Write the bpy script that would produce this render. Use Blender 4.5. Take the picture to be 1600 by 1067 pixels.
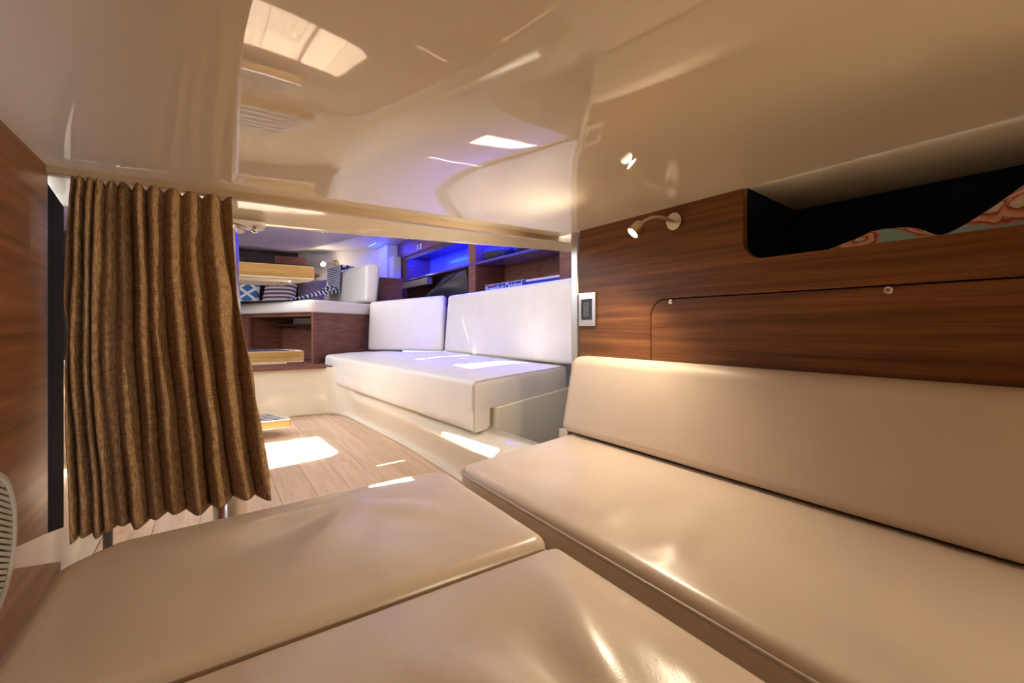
import bpy, bmesh, math, random
from mathutils import Vector, Matrix, noise
from mathutils.geometry import delaunay_2d_cdt
random.seed(7)
scene = bpy.context.scene
C = scene.collection
for o in list(bpy.data.objects):
    bpy.data.objects.remove(o)

# ------------------------------------------------------------------ camera, sky, sun, exposure
F, EYE, HORIZON = 711.0, 0.66, 512.0            # focal length in pixels of the 1600 px wide frame
YAW = math.atan2(469.0, F)                       # the hull axis vanishes 469 px left of centre
cam_data = bpy.data.cameras.new('camera')
cam_data.sensor_width = 36.0
cam_data.lens = F / 1600.0 * 36.0
cam_data.shift_y = -(533.5 - HORIZON) / 1600.0
cam_data.clip_start = 0.01
cam = bpy.data.objects.new('camera', cam_data)
cam.location = (0, 0, EYE)
cam.rotation_euler = (math.pi / 2, 0, -YAW)
C.objects.link(cam)
scene.camera = cam

world = bpy.data.worlds.new('sky')
scene.world = world
world.use_nodes = True
wn = world.node_tree.nodes
wn['Background'].inputs['Color'].default_value = (0.80, 0.86, 1.0, 1)
wn['Background'].inputs['Strength'].default_value = 8.6

SUN = Vector((0.0, 0.75, 1.0))                   # direction towards the sun
sun_data = bpy.data.lights.new('sun', 'SUN')
sun_data.energy = 32.0
sun_data.angle = 0.006
sun_data.color = (1.0, 0.97, 0.9)
sun = bpy.data.objects.new('sun', sun_data)
sun.rotation_euler = SUN.to_track_quat('Z', 'Y').to_euler()
C.objects.link(sun)


def portal(loc, rot, sx, sy):
    d = bpy.data.lights.new('window_portal', 'AREA')
    d.shape = 'RECTANGLE'
    d.size, d.size_y = sx, sy
    d.cycles.is_portal = True
    o = bpy.data.objects.new('window_portal', d)
    o.location, o.rotation_euler = loc, rot
    C.objects.link(o)


vs = scene.view_settings
vs.view_transform = 'Standard'
vs.look = 'None'
vs.exposure = 0.0
vs.gamma = 1.0
vs.use_curve_mapping = False
scene.cycles.max_bounces = 12
scene.cycles.diffuse_bounces = 7
scene.cycles.use_denoising = True
scene.cycles.sample_clamp_indirect = 8.0
scene.cycles.caustics_reflective = False
scene.cycles.caustics_refractive = False


# ------------------------------------------------------------------ materials
def new_mat(name):
    m = bpy.data.materials.new(name)
    m.use_nodes = True
    nt = m.node_tree
    return m, nt, nt.nodes['Principled BSDF']


def plain(name, col, rough=0.5, metal=0.0, spec=0.5, emis=None, estr=0.0, coat=0.0):
    m, nt, b = new_mat(name)
    b.inputs['Base Color'].default_value = (*col, 1)
    b.inputs['Roughness'].default_value = rough
    b.inputs['Metallic'].default_value = metal
    b.inputs['Specular IOR Level'].default_value = spec
    b.inputs['Coat Weight'].default_value = coat
    if emis:
        b.inputs['Emission Color'].default_value = (*emis, 1)
        b.inputs['Emission Strength'].default_value = estr
    return m


def coords(nt, scale, kind='Object'):
    tc = nt.nodes.new('ShaderNodeTexCoord')
    mp = nt.nodes.new('ShaderNodeMapping')
    mp.inputs['Scale'].default_value = scale
    nt.links.new(tc.outputs[kind], mp.inputs['Vector'])
    return mp


def ramp(nt, fac, stops):
    r = nt.nodes.new('ShaderNodeValToRGB')
    els = r.color_ramp.elements
    while len(els) < len(stops):
        els.new(0.5)
    for e, (p, c) in zip(els, stops):
        e.position = p
        e.color = (*c, 1)
    nt.links.new(fac, r.inputs['Fac'])
    return r


def add_bump(nt, b, height, strength, dist):
    bp = nt.nodes.new('ShaderNodeBump')
    bp.inputs['Strength'].default_value = strength
    bp.inputs['Distance'].default_value = dist
    nt.links.new(height, bp.inputs['Height'])
    nt.links.new(bp.outputs['Normal'], b.inputs['Normal'])


def noise_node(nt, vec, scale, detail=4, rough=0.5, dist=0.0):
    n = nt.nodes.new('ShaderNodeTexNoise')
    n.inputs['Scale'].default_value = scale
    n.inputs['Detail'].default_value = detail
    n.inputs['Roughness'].default_value = rough
    n.inputs['Distortion'].default_value = dist
    nt.links.new(vec, n.inputs['Vector'])
    return n


def wood(name, dark, mid, light, rough=0.45, scale=(26, 1.6, 26), coat=0.04, band=1.0):
    """grain along Y; the scale squeezes the noise across it"""
    m, nt, b = new_mat(name)
    mp = coords(nt, scale)
    n1 = noise_node(nt, mp.outputs[0], 1.3 * band, 5, 0.6, 0.4)
    mp2 = coords(nt, (scale[0] * 7, scale[1] * 3, scale[2] * 7))
    n2 = noise_node(nt, mp2.outputs[0], 1.5, 3, 0.6)
    mix = nt.nodes.new('ShaderNodeMath')
    mix.operation = 'MULTIPLY_ADD'
    mix.inputs[1].default_value = 0.42
    nt.links.new(n2.outputs['Fac'], mix.inputs[0])
    nt.links.new(n1.outputs['Fac'], mix.inputs[2])
    r = ramp(nt, mix.outputs[0], [(0.36, dark), (0.68, mid), (0.98, light)])
    nt.links.new(r.outputs['Color'], b.inputs['Base Color'])
    b.inputs['Roughness'].default_value = rough
    b.inputs['Coat Weight'].default_value = coat
    b.inputs['Coat Roughness'].default_value = 0.25
    b.inputs['Specular IOR Level'].default_value = 0.32
    add_bump(nt, b, n2.outputs['Fac'], 0.08, 0.001)
    return m


def leather(name, col, rough=0.42, spec=0.45):
    m, nt, b = new_mat(name)
    mp = coords(nt, (1, 1, 1))
    n = noise_node(nt, mp.outputs[0], 420, 2, 0.6)
    v = noise_node(nt, mp.outputs[0], 9, 3, 0.5)
    r = ramp(nt, v.outputs['Fac'], [(0.3, tuple(c * 0.95 for c in col)), (0.7, col)])
    nt.links.new(r.outputs['Color'], b.inputs['Base Color'])
    b.inputs['Roughness'].default_value = rough
    b.inputs['Specular IOR Level'].default_value = spec
    add_bump(nt, b, n.outputs['Fac'], 0.12, 0.0012)
    return m


def fabric(name, c1, c2, freq=900, trans=0.0):
    m, nt, b = new_mat(name)
    mpa = coords(nt, (freq, freq * 0.07, 1), 'UV')
    na = noise_node(nt, mpa.outputs[0], 1, 2)
    mpb = coords(nt, (freq * 0.07, freq, 1), 'UV')
    nb = noise_node(nt, mpb.outputs[0], 1, 2)
    ad = nt.nodes.new('ShaderNodeMath')
    ad.operation = 'ADD'
    nt.links.new(na.outputs['Fac'], ad.inputs[0])
    nt.links.new(nb.outputs['Fac'], ad.inputs[1])
    r = ramp(nt, ad.outputs[0], [(0.3, c1), (0.75, c2)])
    r.color_ramp.elements[0].position = 0.75 / 2 + 0.25
    r.color_ramp.elements[1].position = 0.95
    hv = nt.nodes.new('ShaderNodeMath')
    hv.operation = 'MULTIPLY'
    hv.inputs[1].default_value = 0.75
    nt.links.new(ad.outputs[0], hv.inputs[0])
    nt.links.new(hv.outputs[0], r.inputs['Fac'])
    nt.links.new(r.outputs['Color'], b.inputs['Base Color'])
    b.inputs['Roughness'].default_value = 0.9
    b.inputs['Specular IOR Level'].default_value = 0.1
    add_bump(nt, b, ad.outputs[0], 0.35, 0.0015)
    return m


M = {}
M['walnut'] = wood('walnut', (0.042, 0.0145, 0.0045), (0.155, 0.058, 0.0175), (0.27, 0.112, 0.038), scale=(30, 1.3, 40))
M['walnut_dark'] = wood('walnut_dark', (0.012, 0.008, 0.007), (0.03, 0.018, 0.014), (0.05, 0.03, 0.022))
M['walnut_salon'] = wood('walnut_salon', (0.055, 0.018, 0.011), (0.15, 0.055, 0.034), (0.22, 0.09, 0.06), scale=(5, 5, 34))
M['oak_edge'] = wood('oak_edge', (0.30, 0.17, 0.055), (0.47, 0.29, 0.105), (0.62, 0.42, 0.18), scale=(2, 20, 40), rough=0.45)
M['leather'] = leather('cream_leather', (0.61, 0.515, 0.425), 0.28, 0.5)
M['leather_back'] = leather('cream_leather_back', (0.60, 0.505, 0.41), 0.46, 0.35)
M['leather_salon'] = leather('ivory_leather', (0.72, 0.67, 0.61), 0.42)
M['piping'] = plain('piping', (0.40, 0.34, 0.29), 0.4)
M['gelcoat'] = plain('cream_gelcoat', (0.72, 0.65, 0.51), 0.12, spec=0.5, coat=0.3)
M['white'] = plain('white_moulding', (0.80, 0.78, 0.75), 0.3)
M['alu'] = plain('brushed_aluminium', (0.62, 0.60, 0.55), 0.32, 1.0)
M['steel'] = plain('brushed_steel', (0.72, 0.69, 0.63), 0.22, 1.0)
M['brass_steel'] = plain('satin_nickel', (0.66, 0.58, 0.45), 0.3, 1.0)
M['niche'] = plain('gloss_laminate', (0.16, 0.14, 0.24), 0.16)  # wood niche backs, colour tinted to carry the blue light
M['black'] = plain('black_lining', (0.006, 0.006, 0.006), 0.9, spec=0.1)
M['black_plastic'] = plain('black_plastic', (0.02, 0.022, 0.025), 0.4)
M['grey_plastic'] = plain('grey_plastic', (0.10, 0.115, 0.13), 0.45)
M['grille'] = plain('grey_grille', (0.36, 0.33, 0.28), 0.5)
M['rail'] = plain('tan_rail', (0.44, 0.33, 0.21), 0.4)
M['white_plastic'] = plain('white_plastic', (0.8, 0.8, 0.8), 0.35)
M['grip'] = plain('grip_strip', (0.02, 0.03, 0.06), 0.8)
M['tread_top'] = plain('tread_top', (0.50, 0.42, 0.36), 0.5)
M['headliner'] = plain('headliner', (0.62, 0.52, 0.60), 0.7, spec=0.2)
M['headliner_white'] = plain('matt_white', (0.70, 0.66, 0.62), 0.7, spec=0.2)
M['grey_counter'] = plain('grey_counter', (0.10, 0.085, 0.075), 0.3)
M['shelf_gloss'] = plain('dark_gloss_shelf', (0.07, 0.06, 0.26), 0.08, spec=0.6, coat=0.5)  # purple-blue base colour stands in for blue light on the shelf
M['bag'] = plain('black_bag', (0.012, 0.012, 0.015), 0.38)
M['dark_cloth'] = plain('dark_cloth', (0.018, 0.018, 0.022), 0.85)
M['grey_box'] = plain('pale_box', (0.55, 0.50, 0.42), 0.5)
M['pearl_blue'] = plain('navy_card', (0.012, 0.03, 0.26), 0.35)
M['box_text'] = plain('print_white', (0.75, 0.78, 0.85), 0.5)
M['box_pink'] = plain('print_red', (0.55, 0.05, 0.08), 0.5)
M['led'] = plain('led_strip', (0.05, 0.05, 0.8), 0.4, emis=(0.01, 0.03, 1.0), estr=30)
M['bulb'] = plain('lamp_bulb', (1, 0.9, 0.7), 0.4, emis=(1.0, 0.80, 0.52), estr=60)
M['curtain'] = fabric('brown_linen', (0.20, 0.118, 0.055), (0.50, 0.33, 0.185), 1.0)
M['mauve'] = plain('mauve_cloth', (0.20, 0.16, 0.24), 0.9)


def gelcoat_ceiling():
    m, nt, b = new_mat('ceiling_gelcoat')
    mp = coords(nt, (1, 1, 1))
    n = noise_node(nt, mp.outputs[0], 5.5, 2, 0.5)
    b.inputs['Base Color'].default_value = (0.75, 0.68, 0.545, 1)
    b.inputs['Roughness'].default_value = 0.025
    b.inputs['Specular IOR Level'].default_value = 0.5
    add_bump(nt, b, n.outputs['Fac'], 0.012, 0.02)
    return m


M['ceil'] = gelcoat_ceiling()


def plank_mat():
    m, nt, b = new_mat('oak_plank')
    mp = coords(nt, (22, 1.4, 10))
    oi = nt.nodes.new('ShaderNodeObjectInfo')
    add = nt.nodes.new('ShaderNodeVectorMath')
    add.operation = 'ADD'
    sc = nt.nodes.new('ShaderNodeVectorMath')
    sc.operation = 'SCALE'
    sc.inputs[0].default_value = (37, 11, 5)
    nt.links.new(oi.outputs['Random'], sc.inputs['Scale'])
    nt.links.new(mp.outputs[0], add.inputs[0])
    nt.links.new(sc.outputs[0], add.inputs[1])
    n = noise_node(nt, add.outputs[0], 2.2, 6, 0.65, 0.5)
    r = ramp(nt, n.outputs['Fac'], [(0.25, (0.52, 0.33, 0.19)), (0.55, (0.68, 0.475, 0.305)), (0.8, (0.76, 0.56, 0.39))])
    hs = nt.nodes.new('ShaderNodeHueSaturation')
    mr = nt.nodes.new('ShaderNodeMapRange')
    mr.inputs['To Min'].default_value = 0.84
    mr.inputs['To Max'].default_value = 1.12
    nt.links.new(oi.outputs['Random'], mr.inputs['Value'])
    nt.links.new(mr.outputs[0], hs.inputs['Value'])
    nt.links.new(r.outputs['Color'], hs.inputs['Color'])
    nt.links.new(hs.outputs['Color'], b.inputs['Base Color'])
    b.inputs['Roughness'].default_value = 0.42
    return m


M['plank'] = plank_mat()


def stripes(name, c1, c2, freq, axis='Y', sharp=0.08, dist=0.0):
    m, nt, b = new_mat(name)
    mp = coords(nt, (1, 1, 1), 'UV')
    w = nt.nodes.new('ShaderNodeTexWave')
    w.bands_direction = axis
    w.inputs['Scale'].default_value = freq
    w.inputs['Distortion'].default_value = dist
    w.inputs['Detail'].default_value = 1.0
    nt.links.new(mp.outputs[0], w.inputs['Vector'])
    r = ramp(nt, w.outputs['Fac'], [(0.5 - sharp, c1), (0.5 + sharp, c2)])
    nt.links.new(r.outputs['Color'], b.inputs['Base Color'])
    b.inputs['Roughness'].default_value = 0.95
    b.inputs['Specular IOR Level'].default_value = 0.1
    return m


M['blanket'] = stripes('navy_stripe_knit', (0.012, 0.018, 0.07), (0.62, 0.63, 0.72), 4.6, 'Y', 0.12)
M['pillow_stripe'] = stripes('brown_stripe_knit', (0.10, 0.06, 0.07), (0.62, 0.53, 0.56), 2.6, 'Y', 0.3, 0.6)


def lattice_mat():
    m, nt, b = new_mat('blue_lattice')
    tc = nt.nodes.new('ShaderNodeTexCoord')
    outs = []
    for ang in (0.9, -0.9):
        mp = nt.nodes.new('ShaderNodeMapping')
        mp.inputs['Rotation'].default_value = (0, 0, ang)
        nt.links.new(tc.outputs['UV'], mp.inputs['Vector'])
        w = nt.nodes.new('ShaderNodeTexWave')
        w.inputs['Scale'].default_value = 1.1
        nt.links.new(mp.outputs[0], w.inputs['Vector'])
        r = ramp(nt, w.outputs['Fac'], [(0.80, (0, 0, 0)), (0.86, (1, 1, 1))])
        outs.append(r)
    mx = nt.nodes.new('ShaderNodeMath')
    mx.operation = 'MAXIMUM'
    nt.links.new(outs[0].outputs['Color'], mx.inputs[0])
    nt.links.new(outs[1].outputs['Color'], mx.inputs[1])
    r = ramp(nt, mx.outputs[0], [(0.3, (0.045, 0.16, 0.30)), (0.7, (0.75, 0.78, 0.82))])
    nt.links.new(r.outputs['Color'], b.inputs['Base Color'])
    b.inputs['Roughness'].default_value = 0.9
    return m


M['lattice'] = lattice_mat()


def floral_mat():
    m, nt, b = new_mat('floral_print')
    mp = coords(nt, (1, 1, 1))
    wob = noise_node(nt, mp.outputs[0], 14, 3)
    vmx = nt.nodes.new('ShaderNodeMix')
    vmx.data_type = 'VECTOR'
    vmx.inputs['Factor'].default_value = 0.06
    nt.links.new(mp.outputs[0], vmx.inputs[4])
    nt.links.new(wob.outputs['Color'], vmx.inputs[5])
    sp = nt.nodes.new('ShaderNodeSeparateXYZ')
    nt.links.new(vmx.outputs[1], sp.inputs[0])
    sm_ = nt.nodes.new('ShaderNodeMath')
    nt.links.new(sp.outputs['X'], sm_.inputs[0])
    nt.links.new(sp.outputs['Z'], sm_.inputs[1])
    cb = nt.nodes.new('ShaderNodeCombineXYZ')
    nt.links.new(sp.outputs['Y'], cb.inputs['X'])
    nt.links.new(sm_.outputs[0], cb.inputs['Y'])
    v = nt.nodes.new('ShaderNodeTexVoronoi')
    v.voronoi_dimensions = '2D'
    v.inputs['Scale'].default_value = 10.5
    nt.links.new(cb.outputs[0], v.inputs['Vector'])
    r = ramp(nt, v.outputs['Distance'], [(0.0, (0.60, 0.52, 0.40)), (0.11, (0.55, 0.45, 0.33)), (0.13, (0.20, 0.010, 0.016)),
                                         (0.19, (0.58, 0.25, 0.16)), (0.26, (0.64, 0.42, 0.29)), (0.31, (0.22, 0.012, 0.018)),
                                         (0.36, (0.50, 0.18, 0.16)), (0.40, (0.24, 0.40, 0.42)), (0.80, (0.28, 0.46, 0.48))])
    v2 = nt.nodes.new('ShaderNodeTexVoronoi')
    v2.voronoi_dimensions = '2D'
    v2.inputs['Scale'].default_value = 34
    nt.links.new(cb.outputs[0], v2.inputs['Vector'])
    r2 = ramp(nt, v2.outputs['Distance'], [(0.13, (1, 1, 1)), (0.17, (0, 0, 0))])
    n3 = noise_node(nt, mp.outputs[0], 7, 1)
    r3 = ramp(nt, n3.outputs['Fac'], [(0.50, (0, 0, 0)), (0.56, (1, 1, 1))])
    mul = nt.nodes.new('ShaderNodeMath')
    mul.operation = 'MULTIPLY'
    nt.links.new(r2.outputs['Color'], mul.inputs[0])
    nt.links.new(r3.outputs['Color'], mul.inputs[1])
    mx = nt.nodes.new('ShaderNodeMix')
    mx.data_type = 'RGBA'
    nt.links.new(mul.outputs[0], mx.inputs['Factor'])
    nt.links.new(r.outputs['Color'], mx.inputs[6])
    mx.inputs[7].default_value = (0.03, 0.05, 0.09, 1)
    nt.links.new(mx.outputs[2], b.inputs['Base Color'])
    b.inputs['Roughness'].default_value = 0.85
    return m


M['floral'] = floral_mat()


# ------------------------------------------------------------------ helpers
def tag(o, label=None, cat=None, group=None, kind=None):
    if label:
        o['label'] = label
    if cat:
        o['category'] = cat
    if group:
        o['group'] = group
    if kind:
        o['kind'] = kind
    return o


def empty(name, loc=(0, 0, 0), rot=(0, 0, 0)):
    o = bpy.data.objects.new(name, None)
    o.empty_display_size = 0.05
    o.location, o.rotation_euler = loc, rot
    C.objects.link(o)
    return o


def thing(name, label, cat, loc=(0, 0, 0), rot=(0, 0, 0), group=None):
    return tag(empty(name, loc, rot), label, cat, group)


def obj(name, bm, mat, parent=None, smooth=True, angle=0.6, bevel=0.0, seg=2):
    me = bpy.data.meshes.new(name)
    bmesh.ops.recalc_face_normals(bm, faces=bm.faces[:])
    for f in bm.faces:
        f.smooth = smooth
    bm.to_mesh(me)
    bm.free()
    if smooth:
        me.set_sharp_from_angle(angle=angle)
    mats = mat if isinstance(mat, (list, tuple)) else [mat]
    for k in mats:
        me.materials.append(M[k])
    o = bpy.data.objects.new(name, me)
    C.objects.link(o)
    if parent is not None:
        o.parent = parent
    if bevel:
        md = o.modifiers.new('bevel', 'BEVEL')
        md.width, md.segments = bevel, seg
        md.limit_method = 'ANGLE'
        md.angle_limit = 0.6
    return o


def struct(name, bm, mat, parent=None, **kw):
    o = obj(name, bm, mat, parent, **kw)
    if parent is None:
        o['kind'] = 'structure'
    return o


def box(bm, x0, x1, y0, y1, z0, z1):
    v = [bm.verts.new(p) for p in ((x0, y0, z0), (x1, y0, z0), (x1, y1, z0), (x0, y1, z0),
                                   (x0, y0, z1), (x1, y0, z1), (x1, y1, z1), (x0, y1, z1))]
    for f in ((3, 2, 1, 0), (4, 5, 6, 7), (0, 1, 5, 4), (1, 2, 6, 5), (2, 3, 7, 6), (3, 0, 4, 7)):
        bm.faces.new([v[i] for i in f])
    return v


def bx(*a):
    bm = bmesh.new()
    box(bm, *a)
    return bm


def quadbox(bm, a, b, thick, z0, z1):
    """upright board from plan point a to b, thickness to the left of a->b"""
    a, b = Vector(a), Vector(b)
    n = Vector((-(b - a).y, (b - a).x)).normalized() * thick
    ps = [a, b, b + n, a + n]
    lo = [bm.verts.new((p.x, p.y, z0)) for p in ps]
    hi = [bm.verts.new((p.x, p.y, z1)) for p in ps]
    bm.faces.new(lo[::-1])
    bm.faces.new(hi)
    for i in range(4):
        j = (i + 1) % 4
        bm.faces.new((lo[i], lo[j], hi[j], hi[i]))


def prism(bm, pts, axis, a, b):
    """pts: 2D polygon; extruded along axis from a to b"""
    def mk(p, q):
        return {'X': (q, p[0], p[1]), 'Y': (p[0], q, p[1]), 'Z': (p[0], p[1], q)}[axis]
    lo = [bm.verts.new(mk(p, a)) for p in pts]
    hi = [bm.verts.new(mk(p, b)) for p in pts]
    bm.faces.new(lo[::-1])
    bm.faces.new(hi)
    n = len(pts)
    for i in range(n):
        j = (i + 1) % n
        bm.faces.new((lo[i], lo[j], hi[j], hi[i]))


def loft(bm, rings, closed=True, cap=True):
    vs_ = [[bm.verts.new(p) for p in r] for r in rings]
    n = len(rings[0])
    for k in range(len(vs_) - 1):
        for i in range(n if closed else n - 1):
            j = (i + 1) % n
            bm.faces.new((vs_[k][i], vs_[k][j], vs_[k + 1][j], vs_[k + 1][i]))
    if cap and closed:
        bm.faces.new(vs_[0][::-1])
        bm.faces.new(vs_[-1])
    return vs_


def tube(bm, path, radius, seg=12, radii=None):
    path = [Vector(p) for p in path]
    rings = []
    up = Vector((0, 0, 1))
    prev = None
    for i, p in enumerate(path):
        d = (path[min(i + 1, len(path) - 1)] - path[max(i - 1, 0)]).normalized()
        if prev is None:
            ref = up if abs(d.z) < 0.95 else Vector((1, 0, 0))
            a = d.cross(ref).normalized()
        else:
            a = (prev - d * prev.dot(d)).normalized()
        prev = a
        b = d.cross(a)
        r = radii[i] if radii else radius
        rings.append([p + (a * math.cos(t) + b * math.sin(t)) * r for t in (2 * math.pi * k / seg for k in range(seg))])
    loft(bm, rings)


def closed_tube(bm, path, radius, seg=6):
    path = [Vector(p) for p in path]
    n = len(path)
    rings = []
    for i, p in enumerate(path):
        d = (path[(i + 1) % n] - path[i - 1]).normalized()
        a = d.cross(Vector((0, 0, 1))).normalized()
        b = d.cross(a)
        rings.append([bm.verts.new(p + (a * math.cos(t) + b * math.sin(t)) * radius) for t in (2 * math.pi * k / seg for k in range(seg))])
    for i in range(n):
        for k in range(seg):
            l = (k + 1) % seg
            bm.faces.new((rings[i][k], rings[i][l], rings[(i + 1) % n][l], rings[(i + 1) % n][k]))


def lathe(bm, prof, seg=24, mat=None):
    """prof: (radius, z); revolved round Z, capped; mat: Matrix"""
    rings = []
    for r, z in prof:
        ring = [Vector((max(r, 1e-5) * math.cos(2 * math.pi * k / seg), max(r, 1e-5) * math.sin(2 * math.pi * k / seg), z)) for k in range(seg)]
        if mat:
            ring = [mat @ p for p in ring]
        rings.append(ring)
    loft(bm, rings)


def round_poly(pts, radii, seg=8):
    out = []
    n = len(pts)
    for i, p in enumerate(pts):
        r = radii[i] if isinstance(radii, (list, tuple)) else radii
        p = Vector(p)
        a = Vector(pts[i - 1]) - p
        b = Vector(pts[(i + 1) % n]) - p
        if r <= 0:
            out.append((p.x, p.y))
            continue
        a_, b_ = a.normalized(), b.normalized()
        half = a_.angle(b_) / 2
        d = min(r / math.tan(half), a.length * 0.49, b.length * 0.49)
        r = d * math.tan(half)
        bis = (a_ + b_).normalized()
        c = p + bis * (r / math.sin(half))
        t0, t1 = p + a_ * d - c, p + b_ * d - c
        a0 = math.atan2(t0.y, t0.x)
        da = math.atan2(t1.y, t1.x) - a0
        while da > math.pi:
            da -= 2 * math.pi
        while da < -math.pi:
            da += 2 * math.pi
        for k in range(seg + 1):
            t = a0 + da * k / seg
            out.append((c.x + r * math.cos(t), c.y + r * math.sin(t)))
    return out


def resample(pts, step):
    out = []
    n = len(pts)
    for i in range(n):
        a, b = Vector(pts[i]), Vector(pts[(i + 1) % n])
        k = max(1, int((b - a).length / step))
        for j in range(k):
            out.append(tuple(a.lerp(b, j / k)))
    return out


def offset_poly(pts, d):
    n = len(pts)
    area = sum(pts[i][0] * pts[(i + 1) % n][1] - pts[(i + 1) % n][0] * pts[i][1] for i in range(n))
    s = 1 if area > 0 else -1
    out = []
    for i in range(n):
        a, p, b = Vector(pts[i - 1]), Vector(pts[i]), Vector(pts[(i + 1) % n])
        e1, e2 = (p - a).normalized(), (b - p).normalized()
        n1, n2 = Vector((-e1.y, e1.x)) * s, Vector((-e2.y, e2.x)) * s
        m = (n1 + n2)
        if m.length < 1e-6:
            m = n1
        m.normalize()
        k = max(0.5, m.dot(n1))
        out.append(tuple(p + m * (d / k)))
    return out


def cushion(bm, outline, z0, z1, rt=0.02, rb=0.01, f=None, step=0.02, crown=0.0, T=None, grid=None):
    """soft slab with rounded edges over a plan outline; f(x, y) lifts the top"""
    pts = resample(outline, step)
    cx = sum(p[0] for p in pts) / len(pts)
    cy = sum(p[1] for p in pts) / len(pts)
    R = []
    b_in = offset_poly(pts, rb)
    R.append([(p[0], p[1], z0) for p in b_in])
    for k in range(1, 4):
        a = math.pi / 2 * k / 3
        q = offset_poly(pts, rb * (1 - math.sin(a)))
        R.append([(p[0], p[1], z0 + rb * (1 - math.cos(a))) for p in q])
    for k in range(0, 6):
        a = math.pi / 2 * k / 5
        q = offset_poly(pts, rt * (1 - math.cos(a)))
        R.append([(p[0], p[1], z1 - rt + rt * math.sin(a)) for p in q])
    inner = offset_poly(pts, rt)
    poly_segs = [(inner[i][0], inner[i][1], inner[(i + 1) % len(inner)][0], inner[(i + 1) % len(inner)][1]) for i in range(0, len(inner), 3)]
    mx0, mx1 = min(p[0] for p in pts), max(p[0] for p in pts)
    my0, my1 = min(p[1] for p in pts), max(p[1] for p in pts)

    def lift(x, y):
        d = math.sqrt(min((x - q[0]) ** 2 + (y - q[1]) ** 2 for q in poly_segs))
        w = min(1.0, d / 0.07)
        w = w * w * (3 - 2 * w)
        a, b = 2 * (x - mx0) / (mx1 - mx0) - 1, 2 * (y - my0) / (my1 - my0) - 1
        return w * ((f(x, y) if f else 0.0) + crown * (1 - 0.6 * a * a) * (1 - 0.6 * b * b))
    if T:
        R = [[T @ Vector(p) for p in r] for r in R]
    vv = loft(bm, R, cap=False)
    bm.faces.new(vv[0][::-1])
    # top: ring plus a lattice of inner points, triangulated
    g_ = grid or step
    ring2 = [Vector(p) for p in inner]
    pin = []
    nx, ny = int((mx1 - mx0) / g_) + 1, int((my1 - my0) / g_) + 1
    for i in range(nx + 1):
        for j in range(ny + 1):
            x, y = mx0 + (i + 0.5 * (j % 2)) * g_, my0 + j * g_ * 0.9
            ins = False
            for k in range(len(inner)):
                (ax, ay), (bx_, by_) = inner[k], inner[k - 1]
                if (ay > y) != (by_ > y) and x < (bx_ - ax) * (y - ay) / (by_ - ay) + ax:
                    ins = not ins
            if ins and min((x - q[0]) ** 2 + (y - q[1]) ** 2 for q in inner) > (g_ * 0.55) ** 2:
                pin.append(Vector((x, y)))
    n0 = len(ring2)
    res = delaunay_2d_cdt(ring2 + pin, [(i, (i + 1) % n0) for i in range(n0)], [], 1, 1e-6)
    ov, of, orig = res[0], res[2], res[3]
    vm = []
    for p, og in zip(ov, orig):
        src = [q for q in og if q < n0]
        if src:
            vm.append(vv[-1][src[0]])
        else:
            q = Vector((p.x, p.y, z1 + lift(p.x, p.y)))
            vm.append(bm.verts.new(T @ q if T else q))
    for f_ in of:
        if len({vm[i] for i in f_}) == 3:
            try:
                bm.faces.new([vm[i] for i in f_])
            except ValueError:
                pass
    return pts


def gauss(x, y, x0, y0, ang, sl, sw, h):
    dx, dy = x - x0, y - y0
    c, s = math.cos(ang), math.sin(ang)
    a, b = dx * c + dy * s, -dx * s + dy * c
    return h * math.exp(-(a / sl) ** 2 - (b / sw) ** 2)


def set_uv(me, fn):
    uv = me.uv_layers.new(name='uv')
    for l in me.loops:
        uv.data[l.index].uv = fn(me.vertices[l.vertex_index].co)


def grid_obj(name, nu, nv, fn, mat, parent=None, uvs=(1, 1), solid=0.0):
    bm = bmesh.new()
    uvl = bm.loops.layers.uv.new('uv')
    g = [[bm.verts.new(fn(i / nu, j / nv)) for j in range(nv + 1)] for i in range(nu + 1)]
    for i in range(nu):
        for j in range(nv):
            f = bm.faces.new((g[i][j], g[i + 1][j], g[i + 1][j + 1], g[i][j + 1]))
            for l, (a, b) in zip(f.loops, ((i, j), (i + 1, j), (i + 1, j + 1), (i, j + 1))):
                l[uvl].uv = (a / nu * uvs[0], b / nv * uvs[1])
    o = obj(name, bm, mat, parent, angle=3.2)
    if solid:
        md = o.modifiers.new('solid', 'SOLIDIFY')
        md.thickness = solid
    return o


def plate_with_holes(bm, outer, holes, z):
    """flat sheet with openings (constrained fill of the loops)"""
    edges = []
    for loop in [outer] + holes:
        v = [bm.verts.new((p[0], p[1], z)) for p in loop]
        for i in range(len(v)):
            edges.append(bm.edges.new((v[i], v[(i + 1) % len(v)])))
    bmesh.ops.triangle_fill(bm, use_beauty=True, use_dissolve=False, edges=edges)


# ================================================================== THE SETTING
WX, LX = 1.05, -0.28           # faces of the cabin's right and left walls
CZ = 0.99                      # cabin headliner height

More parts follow.
